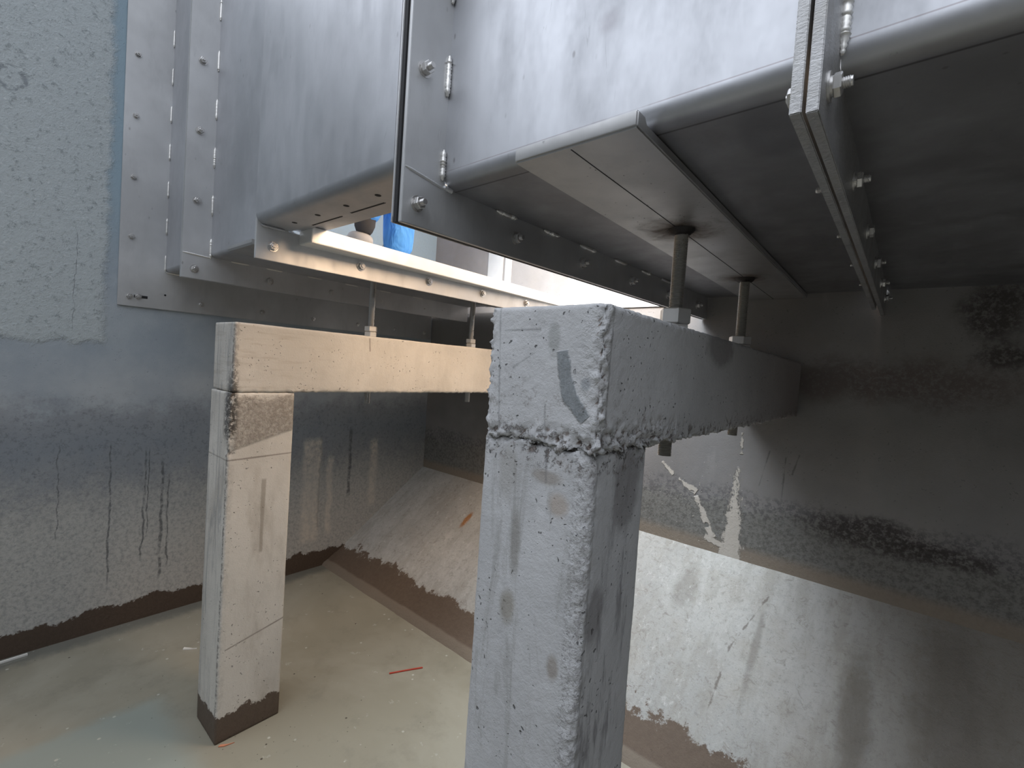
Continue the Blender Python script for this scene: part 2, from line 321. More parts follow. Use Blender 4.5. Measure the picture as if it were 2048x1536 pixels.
def x_near(t, c, r):
    n = t.noise(10, 5, 0.7); s = t.noise(60, 4)
    front = t.ramp(t.Y, 0.69, 0.68)
    # grey trowel smear on the head
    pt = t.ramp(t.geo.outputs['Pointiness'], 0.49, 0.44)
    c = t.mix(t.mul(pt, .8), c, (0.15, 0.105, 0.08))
    g = t.seg(t.X, t.Z, (-0.450, 0.035), (-0.442, -0.012), 0.010, 0.0125, t.noise(24, 4, .7), 0.016)
    g = t.mx(g, t.seg(t.X, t.Z, (-0.443, -0.008), (-0.428, -0.047), 0.0125, 0.014, t.noise(24, 4, .7), 0.016))
    g = t.mx(g, t.seg(t.X, t.Z, (-0.431, -0.042), (-0.395, -0.078), 0.014, 0.010, t.noise(24, 4, .7), 0.018))
    g = t.mul(g, front)
    c = t.mix(t.mul(g, 0.9), c, t.mix(t.noise(60, 3, .6, t.vec((3, 1, .6))), (0.15, 0.17, 0.185), (0.28, 0.30, 0.31)))
    # joint dirt, honeycombing and brown lips under the head
    jz = t.math('ABSOLUTE', t.sub(t.Z, -0.137))
    j = t.mul(t.ramp(jz, 0.05, 0.012), t.ramp(t.noise(48, 5, 0.8), 0.54, 0.63))
    c = t.mix(t.mul(t.mul(j, t.ramp(t.X, -0.60, -0.50, .5, 1)), 0.75), c, (0.12, 0.085, 0.065))
    for (x0, z0, rx, rz, col, k) in ((-0.54, -0.45, .018, .03, (0.30, .28, .24), .8), (-0.53, -0.33, .012, .06, (0.27, .26, .24), .7),
                                 (-0.43, -0.52, .012, .022, (.30, .27, .24), .8), (-0.56, -0.20, .02, .05, (.33, .32, .30), .5),
                                 (-0.47, -0.19, .03, .012, (.25, .21, .17), .6), (-0.44, -0.235, .02, .02, (.36, .27, .19), .5),
                                 (-0.47, 0.055, .012, .03, (.30, .31, .30), .6), (-0.40, -0.02, .01, .012, (.25, .27, .29), .7)):
        c = t.mix(t.mul(t.mul(t.blob(t.X, t.Z, x0, z0, rx, rz, n, 0.6, 0.4), front), k), c, col)
    for p, q in (((-0.60, 0.115), (-0.585, -0.12)), ((-0.585, .07), (-0.50, .072)), ((-0.48, -0.06), (-0.47, -0.20)), ((-0.56, 0.0), (-0.51, 0.03))):
        c = t.mix(t.mul(t.mul(t.seg(t.X, t.Z, p, q, .001, .0006, n, .012), front), .6), c, (0.16, 0.16, 0.165))
    # damp blotches and runs on the side faces
    side = t.ramp(t.X, -0.41, -0.39)
    run = t.noise(14, 5, 0.75, t.vec((1, 1, 0.18)))
    c = t.mix(t.mul(t.mul(t.ramp(run, 0.50, 0.66), t.ramp(t.Z, -0.14, -0.2)), t.mul(side, 0.75)), c, (0.13, 0.125, 0.13))
    for (y0, z0, ry, rz) in ((0.80, -0.20, .05, .08), (0.71, -0.42, .03, .05), (1.28, 0.085, .10, .05)):
        c = t.mix(t.mul(t.mul(t.blob(t.Y, t.Z, y0, z0, ry, rz, n, .7, .3), side), .6), c, (0.15, 0.14, 0.14))
    gr = t.mul(t.ramp(t.Z, .06, -.13), t.ramp(t.Z, -.20, -.16))
    c = t.mix(t.mul(t.mul(gr, t.ramp(t.noise(52, 6, .85), .54, .62)), t.mul(t.ramp(t.Y, 1.05, .85), .65)), c, (.14, .11, .09))
    st = t.noise(16, 6, .75, t.vec((1, 1, .16)), 1.0)
    c = t.mix(t.mul(t.mul(t.ramp(st, .52, .66), t.ramp(t.Z, -.14, -.2)), t.mul(front, .45)), c, (.27, .265, .25))
    es = t.mul(t.mul(t.ramp(t.math('ABSOLUTE', t.sub(t.X, -.395)), .022, .014), front), t.ramp(t.Z, -.13, -.16))
    c = t.mix(t.mul(es, t.ramp(t.noise(140, 4, .8), .5, .6, 0, .6)), c, (.22, .21, .215))
    # brown darkening towards the back wall, shade painted into the beam's colour
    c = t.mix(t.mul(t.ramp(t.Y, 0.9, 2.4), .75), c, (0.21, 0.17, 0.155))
    # corner rubbed down to the sand
    ed = t.mul(t.ramp(t.X, -0.43, -0.40), front)
    t.h = t.add(t.h, t.mul(g, t.mul(t.noise(90, 2, .5, t.vec((1.6, 1, .35))), 1.2)))
    t.h = t.add(t.h, t.mul(j, -1.2))
    t.h = t.add(t.h, t.mul(ed, t.mul(s, 2.0)))
    return c, r
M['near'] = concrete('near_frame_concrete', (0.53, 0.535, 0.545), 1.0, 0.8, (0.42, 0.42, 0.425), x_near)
def x_far(t, c, r):
    n = t.noise(10, 5, 0.7); f = t.noise(60, 5, .8)
    zz = t.sub(t.Z, t.mul(t.sub(t.Y, 0.64), 0.30))
    sc = t.mul(t.ramp(zz, -0.385, -0.37), t.ramp(t.add(t.Z, t.mul(t.sub(n, .5), .2)), -0.15, -0.20))
    sc = t.mul(sc, t.mul(t.ramp(t.Y, 0.95, 0.9), t.ramp(t.Y, 0.64, 0.66)))
    c = t.mix(t.mul(sc, t.ramp(f, .35, .6, .4, 1)), c, (0.27, 0.245, 0.215))
    st = t.noise(9, 4, .6, t.vec((1, 0.6, 6)))
    c = t.mix(t.mul(t.mul(t.ramp(st, .52, .66), t.ramp(t.Y, 1.15, .7)), t.mul(t.ramp(t.Z, -.25, -.12), .3)), c, (0.30, .25, .20))
    for p, q in (((0.63, -0.414), (0.88, -0.405)), ((.655, -1.14), (.87, -1.09)), ((1.20, .09), (1.205, .03))):
        c = t.mix(t.mul(t.seg(t.Y, t.Z, p, q, .0012, .0012, n, .006), .8), c, (0.15, .12, .10))
    side = t.ramp(t.X, -1.93, -1.9)
    c = t.mix(t.mul(t.mul(t.seg(t.Y, t.Z, (.765, -.50), (.765, -.79), .008, .004, n, .008), side), .6), c, (.24, .21, .17))
    c = t.mix(t.mul(t.ramp(t.add(t.Z, t.mul(t.sub(n, .5), .14)), -.42, -.5), t.mul(t.ramp(t.nB, .5, .7), .35)), c, (.30, .26, .21))
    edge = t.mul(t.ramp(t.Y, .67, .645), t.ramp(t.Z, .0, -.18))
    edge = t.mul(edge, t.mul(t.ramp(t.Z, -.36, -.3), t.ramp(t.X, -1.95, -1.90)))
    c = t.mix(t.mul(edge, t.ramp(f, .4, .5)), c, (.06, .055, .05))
    fs = t.mul(t.ramp(t.X, -1.885, -1.905), t.ramp(t.noise(20, 6, .75, t.vec((1.6, 1, .14)), .8), .48, .64))
    c = t.mix(t.mul(fs, .55), c, (.22, .225, .23))
    ar = t.mul(t.math('ABSOLUTE', t.sub(t.X, -1.886)), 1.0)
    c = t.mix(t.mul(t.mul(t.ramp(ar, .010, .002), t.ramp(t.Y, .66, .65)), t.ramp(t.noise(60, 5, .8), .42, .55, 0, .8)), c, (.12, .11, .10))
    wet = t.ramp(t.add(t.Z, t.mul(t.sub(t.noise(18, 6, .75), .5), .14)), -1.392, -1.400)
    c = t.mix(wet, c, t.mix(f, (0.07, .052, .04), (.14, .105, .08)))
    t.h = t.add(t.h, t.mul(sc, t.mul(f, 1.8)))
    return c, t.sub(.85, t.mul(wet, .35))
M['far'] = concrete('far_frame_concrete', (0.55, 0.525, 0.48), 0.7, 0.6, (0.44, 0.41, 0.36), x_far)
M['plainc'] = concrete('plain_concrete', (0.33, 0.33, 0.32), 0.4, 0.6)

def m_floor():
    t = T('muddy_water')
    n = t.noise(1.6, 4, .6, None, .5); n2 = t.noise(14, 5, .7); f = t.noise(5, 6, .75)
    c = t.mix(t.ramp(n, .35, .65), (0.285, 0.265, 0.205), (0.345, 0.325, 0.26))
    c = t.mix(t.mul(t.ramp(f, .5, .7), .25), c, (0.17, 0.155, 0.125))
    # pale green sky reflection painted into the water left of the far post
    e = t.add(t.X, t.mul(t.sub(n2, .5), .06))
    m = t.mul(t.ramp(e, -2.36, -2.28), t.ramp(t.add(t.Y, t.mul(t.sub(n2, .5), .05)), .62, .5))
    m = t.mul(m, t.ramp(t.X, -1.55, -1.75))
    c = t.mix(t.mul(m, .85), c, (0.30, 0.335, 0.30))
    # dark line along the wall, floating specks and foam dots
    c = t.mix(t.mul(t.ramp(t.add(t.X, t.mul(t.sub(n2, .5), .1)), -2.93, -3.02), .6), c, (0.09, .10, .10))
    dk = t.mul(t.ramp(t.voro(11), .06, .035), t.ramp(t.noise(2.2, 3), .45, .55))
    c = t.mix(dk, c, (.05, .04, .03))
    dk = t.mul(t.ramp(t.voro(34), .09, .05), t.ramp(t.noise(3.7, 3), .50, .60))
    c = t.mix(t.mul(dk, .8), c, (.07, .06, .045))
    wt = t.mul(t.ramp(t.voro(13, t.vec((1, 1, 1), None, (3.3, 1.7, 0))), .09, .055), t.ramp(t.noise(2.5, 3, .5, t.vec((1, 1, 1), None, (4, 4, 4))), .46, .54))
    c = t.mix(t.mul(wt, .75), c, (.55, .53, .46))
    return t.done(c, t.add(.16, t.mul(t.ramp(n2, .4, .7), .12)), t.bump(t.noise(3, 2), .01, .25), .5)
M['water'] = m_floor()

# ------------------------------------------------------------------ geometry helpers
class MB:
    def __init__(s): s.v = []; s.f = []
    def poly(s, vs, fs):
        b = len(s.v); s.v += [tuple(p) for p in vs]; s.f += [tuple(b + i for i in q) for q in fs]; return s
    def box(s, a, b, xf=None):
        (x0, y0, z0), (x1, y1, z1) = a, b
        vs = [(x, y, z) for x in (x0, x1) for y in (y0, y1) for z in (z0, z1)]
        if xf: vs = [xf(p) for p in vs]
        return s.poly(vs, [(0, 1, 3, 2), (4, 6, 7, 5), (0, 4, 5, 1), (2, 3, 7, 6), (0, 2, 6, 4), (1, 5, 7, 3)])
    def rings(s, rings, cap=True):
        n = len(rings[0]); vs = [p for r in rings for p in r]; fs = []
        for i in range(len(rings) - 1):
            for j in range(n):
                k = (j + 1) % n
                fs.append((i * n + j, i * n + k, (i + 1) * n + k, (i + 1) * n + j))
        if cap: fs.append(tuple(range(n))[::-1]); fs.append(tuple((len(rings) - 1) * n + j for j in range(n)))
        return s.poly(vs, fs)
    def lathe(s, o, d, prof, n=20, phase=0.0):
        """profile = [(t along d, radius)]"""
        o = Vector(o); d = Vector(d).normalized(); u = d.orthogonal().normalized(); w = d.cross(u)
        rg = []
        for t, r in prof:
            rg.append([tuple(o + d * t + (u * math.cos(phase + 2 * math.pi * j / n) + w * math.sin(phase + 2 * math.pi * j / n)) * r) for j in range(n)])
        return s.rings(rg)
    def extr(s, prof, xa, xb, n=1):
        """closed (y, z) outline swept in x; xa and xb are functions of y"""
        rg = []
        for i in range(n + 1):
            k = i / n
            rg.append([(xa(y) * (1 - k) + xb(y) * k, y, z) for y, z in prof])
        return s.rings(rg)
    def build(s, name, mat, parent=None, smooth=None, bevel=0.0):
        me = bpy.data.meshes.new(name)
        org = parent_org.get(parent.name, Vector((0, 0, 0))) if parent else Vector((0, 0, 0))
        me.from_pydata([(x - org.x, y - org.y, z + OZ - org.z) for x, y, z in s.v], [], s.f)
        bm = bmesh.new(); bm.from_mesh(me); bmesh.ops.recalc_face_normals(bm, faces=bm.faces)
        if bevel: bmesh.ops.bevel(bm, geom=[e for e in bm.edges if e.calc_face_angle(0) > 0.6], offset=bevel, segments=2, affect='EDGES', clamp_overlap=True)
        bm.to_mesh(me); bm.free()
        me.materials.append(mat)
        if smooth is not None:
            me.polygons.foreach_set('use_smooth', [True] * len(me.polygons)); me.set_sharp_from_angle(angle=math.radians(smooth))
        o = bpy.data.objects.new(name, me); C.objects.link(o)
        if smooth == 40: w = o.modifiers.new('w', 'WEIGHTED_NORMAL'); w.keep_sharp = True
        if parent: o.parent = parent; parent_org[o.name] = org
        return o
parent_org = {}
def tag(o, label=None, cat=None, group=None, kind=None):
    for k, v in (('label', label), ('category', cat), ('group', group), ('kind', kind)):
        if v: o[k] = v
    return o
def thing(name, loc, label, cat, group=None):
    o = bpy.data.objects.new(name, None); C.objects.link(o); o.empty_display_size = 0.05
    o.location = (loc[0], loc[1], loc[2] + OZ); parent_org[o.name] = o.location.copy()
    return tag(o, label, cat, group)
def cst(v): return lambda y: v
def arc(cy, cz, r, a0, a1, n=6):
    return [(cy + r * math.cos(math.radians(a0 + (a1 - a0) * i / n)), cz + r * math.sin(math.radians(a0 + (a1 - a0) * i / n))) for i in range(n + 1)]

def rough_box(lo, hi, res, rad, amp, wf, seed=0, base=0.0006):
    """gridded box with rounded arrises; wf(p) scales how broken the surface is there"""
    L = [hi[i] - lo[i] for i in range(3)]; N = [max(2, int(round(L[i] / res))) for i in range(3)]
    idx = {}; vs = []; fs = []
    def vid(i, j, k):
        q = (i, j, k)
        if q not in idx:
            idx[q] = len(vs); vs.append([lo[a] + L[a] * q[a] / N[a] for a in range(3)])
        return idx[q]
    for ax in range(3):
        a, b = [(1, 2), (2, 0), (0, 1)][ax]
        for side in (0, N[ax]):
            for i in range(N[a]):
                for j in range(N[b]):
                    q = []
                    for (di, dj) in ((0, 0), (1, 0), (1, 1), (0, 1)):
                        w = [0, 0, 0]; w[ax] = side; w[a] = i + di; w[b] = j + dj; q.append(vid(*w))
                    fs.append(q)
    out = []
    for p in vs:
        c = [min(max(p[i], lo[i] + rad), hi[i] - rad) for i in range(3)]
        d = Vector([p[i] - c[i] for i in range(3)]); n = d.normalized()
        q = Vector(c) + n * min(rad, d.length)
        w = wf(p)
        s = Vector(p) * 62 + Vector((seed, 0, 0))
        k = (noise.fractal(s, 0.7, 2.2, 4) - .15 * w) * amp * w + noise.noise(Vector(p) * 6) * base * 2
        if w > 0.15: k += -abs(noise.noise(Vector(p) * 150)) * 0.7 * amp * w
        out.append(tuple(q + n * k))
    return out, fs

# ------------------------------------------------------------------ setting
XL, YB = -3.07, 2.544
def wall(name, a, b, mat):
    return tag(MB().box(a, b).build(name, mat), kind='structure')
wall('wall_left', (XL - 0.3, -3.5, -1.6), (XL, YB + 0.3, 2.3), M['wall_left'])
wall('wall_back', (XL, YB, -1.6), (3.5, YB + 0.3, 2.3), M['wall_back'])
wall('wall_right', (3.2, -3.5, -1.6), (3.5, YB, 2.3), M['plainc'])
wall('wall_front', (XL, -3.8, -1.6), (3.5, -3.5, 1.9), M['plainc'])
wall('floor', (XL, -3.5, -1.7), (3.5, YB, -1.5), M['water'])
# sloping benching along the foot of the back wall with a small uneven kerb
mb = MB(); rg = []
n = 160
for i in range(n + 1):
    x = XL + (3.2 - XL) * i / n
    w = noise.noise(Vector((x * 5, 0, 0))) * .006 + noise.noise(Vector((x * 21, 3, 0))) * .005
    u = noise.noise(Vector((x * 9, 7, 0))) * .004
    rg.append([(x, YB, -0.893 + u * .3), (x, 2.50, -0.922 + u * .5), (x, 2.10, -1.205 + u), (x, 1.80, -1.418 + w * .5), (x, 1.765, -1.436 + w), (x, 1.715, -1.468 + w),
               (x, 1.685 + w, -1.482 + w), (x, 1.665 + w, -1.51), (x, YB, -1.51)])
mb.rings(rg)
tag(mb.build('trim_benching', M['bench'], smooth=40), kind='structure')

# ------------------------------------------------------------------ concrete frames
def frame(name, label, mat, lo, hi, post_lo, post_hi, seed, near):
    t = thing(name, ((post_lo[0] + post_hi[0]) / 2, (post_lo[1] + post_hi[1]) / 2, -1.5), label, 'concrete frame', 'concrete beam-on-post frames')
    def wb(p):
        x, y, z = p; w = 0.05
        if near:
            d = math.hypot(x - hi[0], y - lo[1])                     # torn front corner
            w = max(w, 1.0 * max(0, 1 - d / 0.022))
            d = math.hypot(x - lo[0], y - lo[1]); w = max(w, .8 * max(0, 1 - d / 0.02))
            if y < 1.0: w = max(w, 1.0 * max(0, 1 - (z - lo[2]) / (.035 + .03 * max(0, (x + .6) / .23)) ))
            dz = z - lo[2]; dx = min(abs(x - hi[0]), abs(x - lo[0])); w = max(w, .7 * max(0, 1 - math.hypot(dz, dx) / .02))
            w = max(w, .25 * max(0, 1 - math.hypot(hi[2] - z, dx) / .02))
        else:
            dz = z - lo[2]; dx = abs(x - hi[0]); w = max(w, .6 * max(0, 1 - math.hypot(dz, dx) / .02))
            w = max(w, .15 * max(0, 1 - math.hypot(hi[2] - z, dx) / .02))
        return w
    v, f = rough_box(lo, hi, 0.0045 if near else 0.009, 0.009 if near else 0.004, 0.013 if near else 0.010, wb, seed)
    MB().poly(v, f).build('beam', mat, t, 180)
    def wp(p):
        x, y, z = p; w = 0.05
        if near:
            d = math.hypot(x - post_hi[0], y - post_lo[1]); w = max(w, .35 * max(0, 1 - d / .04))
            w = max(w, .8 * max(0, 1 - (post_hi[2] - z) / .03))
        else:
            d = math.hypot(x - post_hi[0], y - post_lo[1])
            if -.4 < z < -.15: w = max(w, .9 * max(0, 1 - d / .03))
            w = max(w, .2 * max(0, 1 - d / .02))
        return w
    v, f = rough_box(post_lo, post_hi, 0.0055 if near else 0.009, 0.018 if near else 0.004, 0.012, wp, seed + 5)
    MB().poly(v, f).build('post', mat, t, 180)
    return t
frame('concrete_frame', 'pale grey concrete post and beam nearest the camera, torn front corner and dark trowel smear', M['near'],
      (-0.624, 0.664, -0.137), (-0.370, YB, 0.115), (-0.632, 0.670, -1.5), (-0.378, 0.885, -0.126), 3, True)
frame('concrete_frame', 'far concrete post and beam lit tan, standing in the water nearer the left wall', M['far'],
      (-2.085, 0.638, -0.160), (-1.880, YB, 0.100), (-2.085, 0.632, -1.5), (-1.878, 0.868, -0.162), 11, False)

# ------------------------------------------------------------------ flume
ZT = 2.05
sk = lambda x0, k: (lambda y: x0 + k * (y - 0.65))
def off(f, d): return lambda y: f(y) + d
def shell_prof(ys, zb, r, yend, th=0.005):
    o = [(ys, ZT)] + [(ys, zb + r)] + arc(ys + r, zb + r, r, 180, 270, 10)[1:] + [(yend, zb)]
    i = [(yend, zb + th)] + arc(ys + r, zb + r, r - th, 270, 180) + [(ys + th, ZT)]
    return o + i
def flange_prof(yo, zb, yi, zi, yend):
    return [(yo, ZT), (yo, zb), (yend, zb), (yend, zi), (yi, zi), (yi, ZT)]
def flange(parent, yo, zb, yi, zi, yend, fx, th, mat=None):
    return MB().extr(flange_prof(yo, zb, yi, zi, yend), fx, off(fx, th)).build('flange', mat or M['steel_flange'], parent, None, 0.0012)
def bolt(parent, p, d, rw=.019, rn=.0155, tn=.013, rt=.0075, lt=.012, name='bolt'):
    m = MB()
    m.lathe(p, d, [(0, rw), (.0028, rw)], 20)
    m.lathe(p, d, [(.0028, rn * .82), (.0055, rn * .82)], 18)
    pr = random.random()
    m.lathe(p, d, [(.0055, rn * .93), (.0068, rn), (.0055 + tn - .0013, rn), (.0055 + tn, rn * .9)], 6, pr)
    t0 = .0055 + tn; prof = []
    k = max(2, int(lt / .002))
    for i in range(k):
        prof += [(t0 - .001 + lt * i / k, rt), (t0 - .001 + lt * (i + .5) / k, rt * .86)]
    prof += [(t0 + lt, rt * .85)]
    m.lathe(p, d, prof, 14)
    return m.build(name, M['steel_bolt'], parent, 30)
def stitch(parent, a, b, r=.0045, mat=None, name='weld_bead'):
    a = Vector(a); b = Vector(b); d = b - a; L = d.length; k = max(6, int(L / .0035)); prof = []
    for i in range(k + 1):
        u = i / k; e = min(1, 5 * min(u, 1 - u) + .35)
        prof.append((L * u, r * e * (1.0 + (.16 if i % 2 else -.12) + random.uniform(-.1, .1))))
    return MB().lathe(a, d, prof, 9).build(name, mat or M['weld'], parent, 60)

# -- wall collar: frame plate on the left wall and the short stub that leaves it
t = thing('wall_collar', (-3.0, 1.5, 0.18), 'flat steel wall frame with short stub, bolted to the left concrete wall', 'wall collar')
fl = MB().extr(flange_prof(0.495, 0.185, 0.697, 0.392, 2.53), cst(-3.068), cst(-3.058)).build('flange', M['steel_flange'], t, None, .001)
MB().extr(shell_prof(0.690, 0.385, 0.02, 2.53), cst(-3.058), off(sk(-2.652, .02), 0)).build('duct_shell', M['steel'], t, 40)
for z in (0.236, 0.539, 0.839, 1.145, 1.449, 1.755): bolt(fl, (-3.058, 0.542, z), (1, 0, 0), .0145, .012, .007, .005, .006)
for y in (0.578, 0.86, 1.187, 1.513, 1.846, 2.168, 2.46): bolt(fl, (-3.058, y, 0.238), (1, 0, 0), .0145, .012, .007, .005, .006)
MB().box((-3.0582, 0.56, 0.231), (-3.0574, 0.617, 0.245)).build('slot', M['slot'], fl)
MB().lathe((-3.058, .692, .263), (1, 0, 0), [(0, .005), (.0008, .005)], 12).build('hole', M['slot'], fl)
for i in range(7): stitch(fl, (-3.054, .687, .386 + .196 * i), (-3.054, .687, .386 + .196 * i + .087), .004)
stitch(fl, (-3.054, .69, .383), (-3.054, .83, .381), .004)
fa = sk(-2.662, .02)
flange(t, 0.655, 0.325, 0.705, 0.405, 2.50, fa, .010)

# -- second section, up to the gate
t = thing('flume_section', (-2.2, 1.5, 0.32), 'short steel flume section between the wall collar and the flume floor gap', 'flume section', 'steel flume sections')
fb = sk(-2.646, .02)
fl = flange(t, 0.655, 0.325, 0.779, 0.4465, 2.50, fb, .012)
fm = sk(-1.775, .048)
MB().extr(shell_prof(0.772, 0.440, 0.02, 2.50), off(fb, .012), fm).build('duct_shell', M['steel'], t, 40)
for z in (0.371, 0.696, 1.024, 1.349, 1.675): bolt(fl, (-2.633, 0.706, z), (1, 0, 0), .019, .0145, .010, .007, .006)
for y in (1.05, 1.396, 1.74, 2.085): bolt(fl, (-2.626, y, .374), (1, 0, 0), .019, .0145, .010, .007, .006)
for a in (.43, .64, .87, 1.10, 1.33, 1.57): stitch(fl, (-2.628, .770, a), (-2.628, .770, a + .098), .0055)
stitch(fl, (-2.633, .657, .442), (-2.631, .772, .436), .004)
for y in (.86, 1.03, 1.25, 1.48, 1.72, 1.98): stitch(fl, (fb(y) + .013, y, .438), (fb(y) + .013, y + .085, .438), .004)
flm = flange(t, 0.652, 0.325, 0.760, 0.440, 2.52, fm, .013)
for y in (0.708, 1.052, 1.398, 1.742, 2.088, 2.43): bolt(flm, (fm(y) + .013, y, .376), (1, 0, 0), .019, .0145, .008, .008, .004)
stitch(flm, (-1.757, .665, .441), (-1.753, .745, .441), .005, M['steel'])
stitch(flm, (-1.745, .93, .438), (-1.738, 1.02, .438), .004, M['steel'])
# doubler plate under this section
pr = [(.725, .4385), (.725, .426), (.731, .419), (2.50, .419), (2.50, .4385)]
MB().extr(pr, cst(-2.26), cst(-2.00)).build('doubler_plate', M['steel_plate'], t, 30)
# bright sill bar on the edge of the gap
MB().box((-1.758, .80, .403), (-1.660, 2.53, .458)).build('sill_bar', M['steel_bright'], t, None, .002)

# -- gate side cover over the gap
t = thing('side_cover', (-1.35, .75, 0.44), 'folded steel side cover bridging the floor gap, with slots in its underside', 'steel cover')
r = .032; o = [(.648, ZT), (.648, .445 + r)] + arc(.648 + r, .445 + r, r, 180, 270)[1:] + [(.768, .445), (.775, .452), (.800, .452), (.808, .460), (.858, .460), (.862, .466), (.862, .56)]
i = [(.856, .56), (.856, .468), (.806, .467), (.797, .459), (.772, .459), (.765, .451)] + arc(.648 + r, .445 + r, r - .005, 270, 180) + [(.653, ZT)]
MB().extr(o + i, cst(-1.762), sk(-.958, .05)).build('cover_panel', M['steel'], t, 40)
for (a, b, y, w) in ((-1.598, -1.405, .790, .004), (-1.345, -1.165, .787, .004)):
    MB().box((a, y - .0235, .4446), (b, y - .0165, .447)).build('slot', M['slot'], t)
for (x, y) in ((-1.627, .722), (-1.466, .722), (-1.294, .722), (-1.131, .722)):
    MB().lathe((x, y, .4444), (0, 0, 1), [(0, .009), (.003, .009)], 14).build('hole', M['slot'], t)
flange(t, 0.648, 0.325, 0.66, .42, 0.90, sk(-.956, .05), .006)
MB().extr(flange_prof(0.651, 0.325, .67, .42, 2.535), sk(-.950, .054), sk(-.9385, .052)).build('dark_gap', M['dark_gap'], t)  # black sheet filling the shaded gap between the paired flanges
# lit liner plate and sun-band strips on the back wall behind the gap
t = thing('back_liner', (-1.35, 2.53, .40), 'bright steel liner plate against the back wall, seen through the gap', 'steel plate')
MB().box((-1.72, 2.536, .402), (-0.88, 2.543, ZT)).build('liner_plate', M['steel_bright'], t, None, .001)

for a, b in ((-2.45, -2.30), (-2.278, -2.216)):  # bright plates added to imitate bands of sun on the wall
    MB().box((a, 2.537, .45), (b, 2.543, ZT)).build('sun_band_strip', M['steel_bright'], t, None, .001)

# -- long section above the near frame
t = thing('flume_section', (-0.5, 1.5, 0.32), 'long steel flume section resting above the nearest concrete beam', 'flume section', 'steel flume sections')
fn = sk(-0.9375, .055); fr = lambda y: -.131 + .008 * (y - .65)
fl = flange(t, 0.655, 0.325, 0.7765, 0.4465, 2.54, fn, .0125)
MB().extr(shell_prof(0.770, 0.440, 0.035, 2.5438), off(fn, .0125), fr, 4).build('duct_shell', M['steel_side'], t, 40)
for z in (0.378, 0.695, 1.02): bolt(fl, (-.924, .697, z), (1, 0, 0), lt=.014)
for y in (1.043, 1.385, 1.729, 2.062, 2.40): bolt(fl, (fn(y) + .0125, y, .381), (1, 0, 0), lt=.012)
for a, b in ((.455, .53), (.66, .76), (.885, 1.0)): stitch(fl, (-.9155, .764, a), (-.9155, .764, b), .0065)
stitch(fl, (-.9245, .658, .455), (-.9185, .775, .437), .004, M['steel_flange'])
stitch(fl, (-.918, .770, .442), (-.914, .80, .438), .006, M['steel_flange'])
for a, b in ((.955, 1.04), (1.165, 1.245), (1.36, 1.46), (1.59, 1.68), (1.80, 1.885), (1.985, 2.07)):
    stitch(fl, (fn(a) + .0175, a, .4365), (fn(b) + .0175, b, .4365), .0065)
# doubler plate with the folded front lip
pr = [(.722, .448), (.722, .424), (.724, .4195), (.729, .4185), (YB - .002, .4185), (YB - .002, .4385), (.76, .4385), (.75, .448)]
dp = MB().extr(pr, cst(-.642), cst(-.372)).build('doubler_plate', M['steel_plate'], t, 30, .003)
MB().box((-.5115, .733, .4178), (-.5095, YB - .01, .4186)).build('seam', M['slot'], dp)
for (x, y) in ((-.505, 1.295), (-.512, 2.01)):
    m = MB(); rg = []
    for (rr, z) in ((.036, .4180), (.031, .411), (.024, .4045), (.019, .402)):
        rg.append([(x + (rr + .006 * noise.noise(Vector((j * 1.3, y * 9, z * 60)))) * math.cos(j * math.tau / 22), y + (rr + .006 * noise.noise(Vector((j * 1.3, y * 9, z * 60)))) * math.sin(j * math.tau / 22), z) for j in range(22)])
    m.rings(rg).build('burnt_weld', M['burnt'], dp, 50)
frl = MB().extr(flange_prof(0.645, 0.330, 0.7765, 0.4465, 2.36), off(fr, 0), off(fr, .0135)).build('flange', M['edge'], t, None, .0012)
for y, z in ((.70, .38), (1.04, .375), (1.385, .378), (1.73, .38), (2.06, .38)): bolt(frl, (fr(y) - .0, y, z), (-1, 0, 0), .013, .012, .008, .006, .002 if y < .9 else .012)

# -- right hand section running overhead
t = thing('flume_section', (1.5, 1.5, 0.32), 'steel flume section at the upper right, beyond the paired flanges', 'flume section', 'steel flume sections')
fr2 = lambda y: -.1135 + .010 * (y - .65)
f2 = MB().extr(flange_prof(0.647, 0.328, 0.7765, 0.4465, 2.535), fr2, off(fr2, .0135)).build('flange', M['edge'], t, None, .0012)
MB().extr(shell_prof(0.770, 0.440, 0.035, 2.5438), off(fr2, .0135), cst(3.19), 4).build('duct_shell', M['steel_side'], t, 40)
for k, y in enumerate((.70, 1.04, 1.385, 1.73, 2.06, 2.40)):
    bolt(f2, (fr2(y) + .0135, y, .381), (1, 0, 0), .018, .0145, .009, .007, .011 if k != 2 else .001)
stitch(f2, (-.096, .764, .455), (-.096, .764, .64), .007)
stitch(f2, (-.096, .764, .70), (-.096, .764, .85), .007)

# ------------------------------------------------------------------ threaded rods
def rod(x, y, z0, z1, r, nuts, label, thread, grp):
    t = thing('threaded_rod', (x, y, z0), label, 'threaded rod', grp)
    prof = []; n = int((z1 - z0) / .0045)
    for i in range(n): prof += [(i * (z1 - z0) / n, r), ((i + .5) * (z1 - z0) / n, r * (.87 if thread else .97))]
    prof += [(z1 - z0, r * .93)]
    MB().lathe((x, y, z0), (0, 0, 1), prof, 22).build('shank', M['rod'], t, 30)
    for (z, rn, h, ph) in nuts:
        MB().lathe((x, y, z), (0, 0, 1), [(0, rn * .93), (.003, rn), (h - .003, rn), (h, rn * .93)], 6, ph).build('nut', M['rodnut'], t, 20)
    return t
M['rod'] = m_steel('rod_steel', (0.46, 0.45, 0.43), 0.30, .4)
M['rodnut'] = m_steel('nut_steel', (0.85, 0.84, 0.82), 0.40, .1, metallic=.6)
g = 'threaded rods holding up the flume'
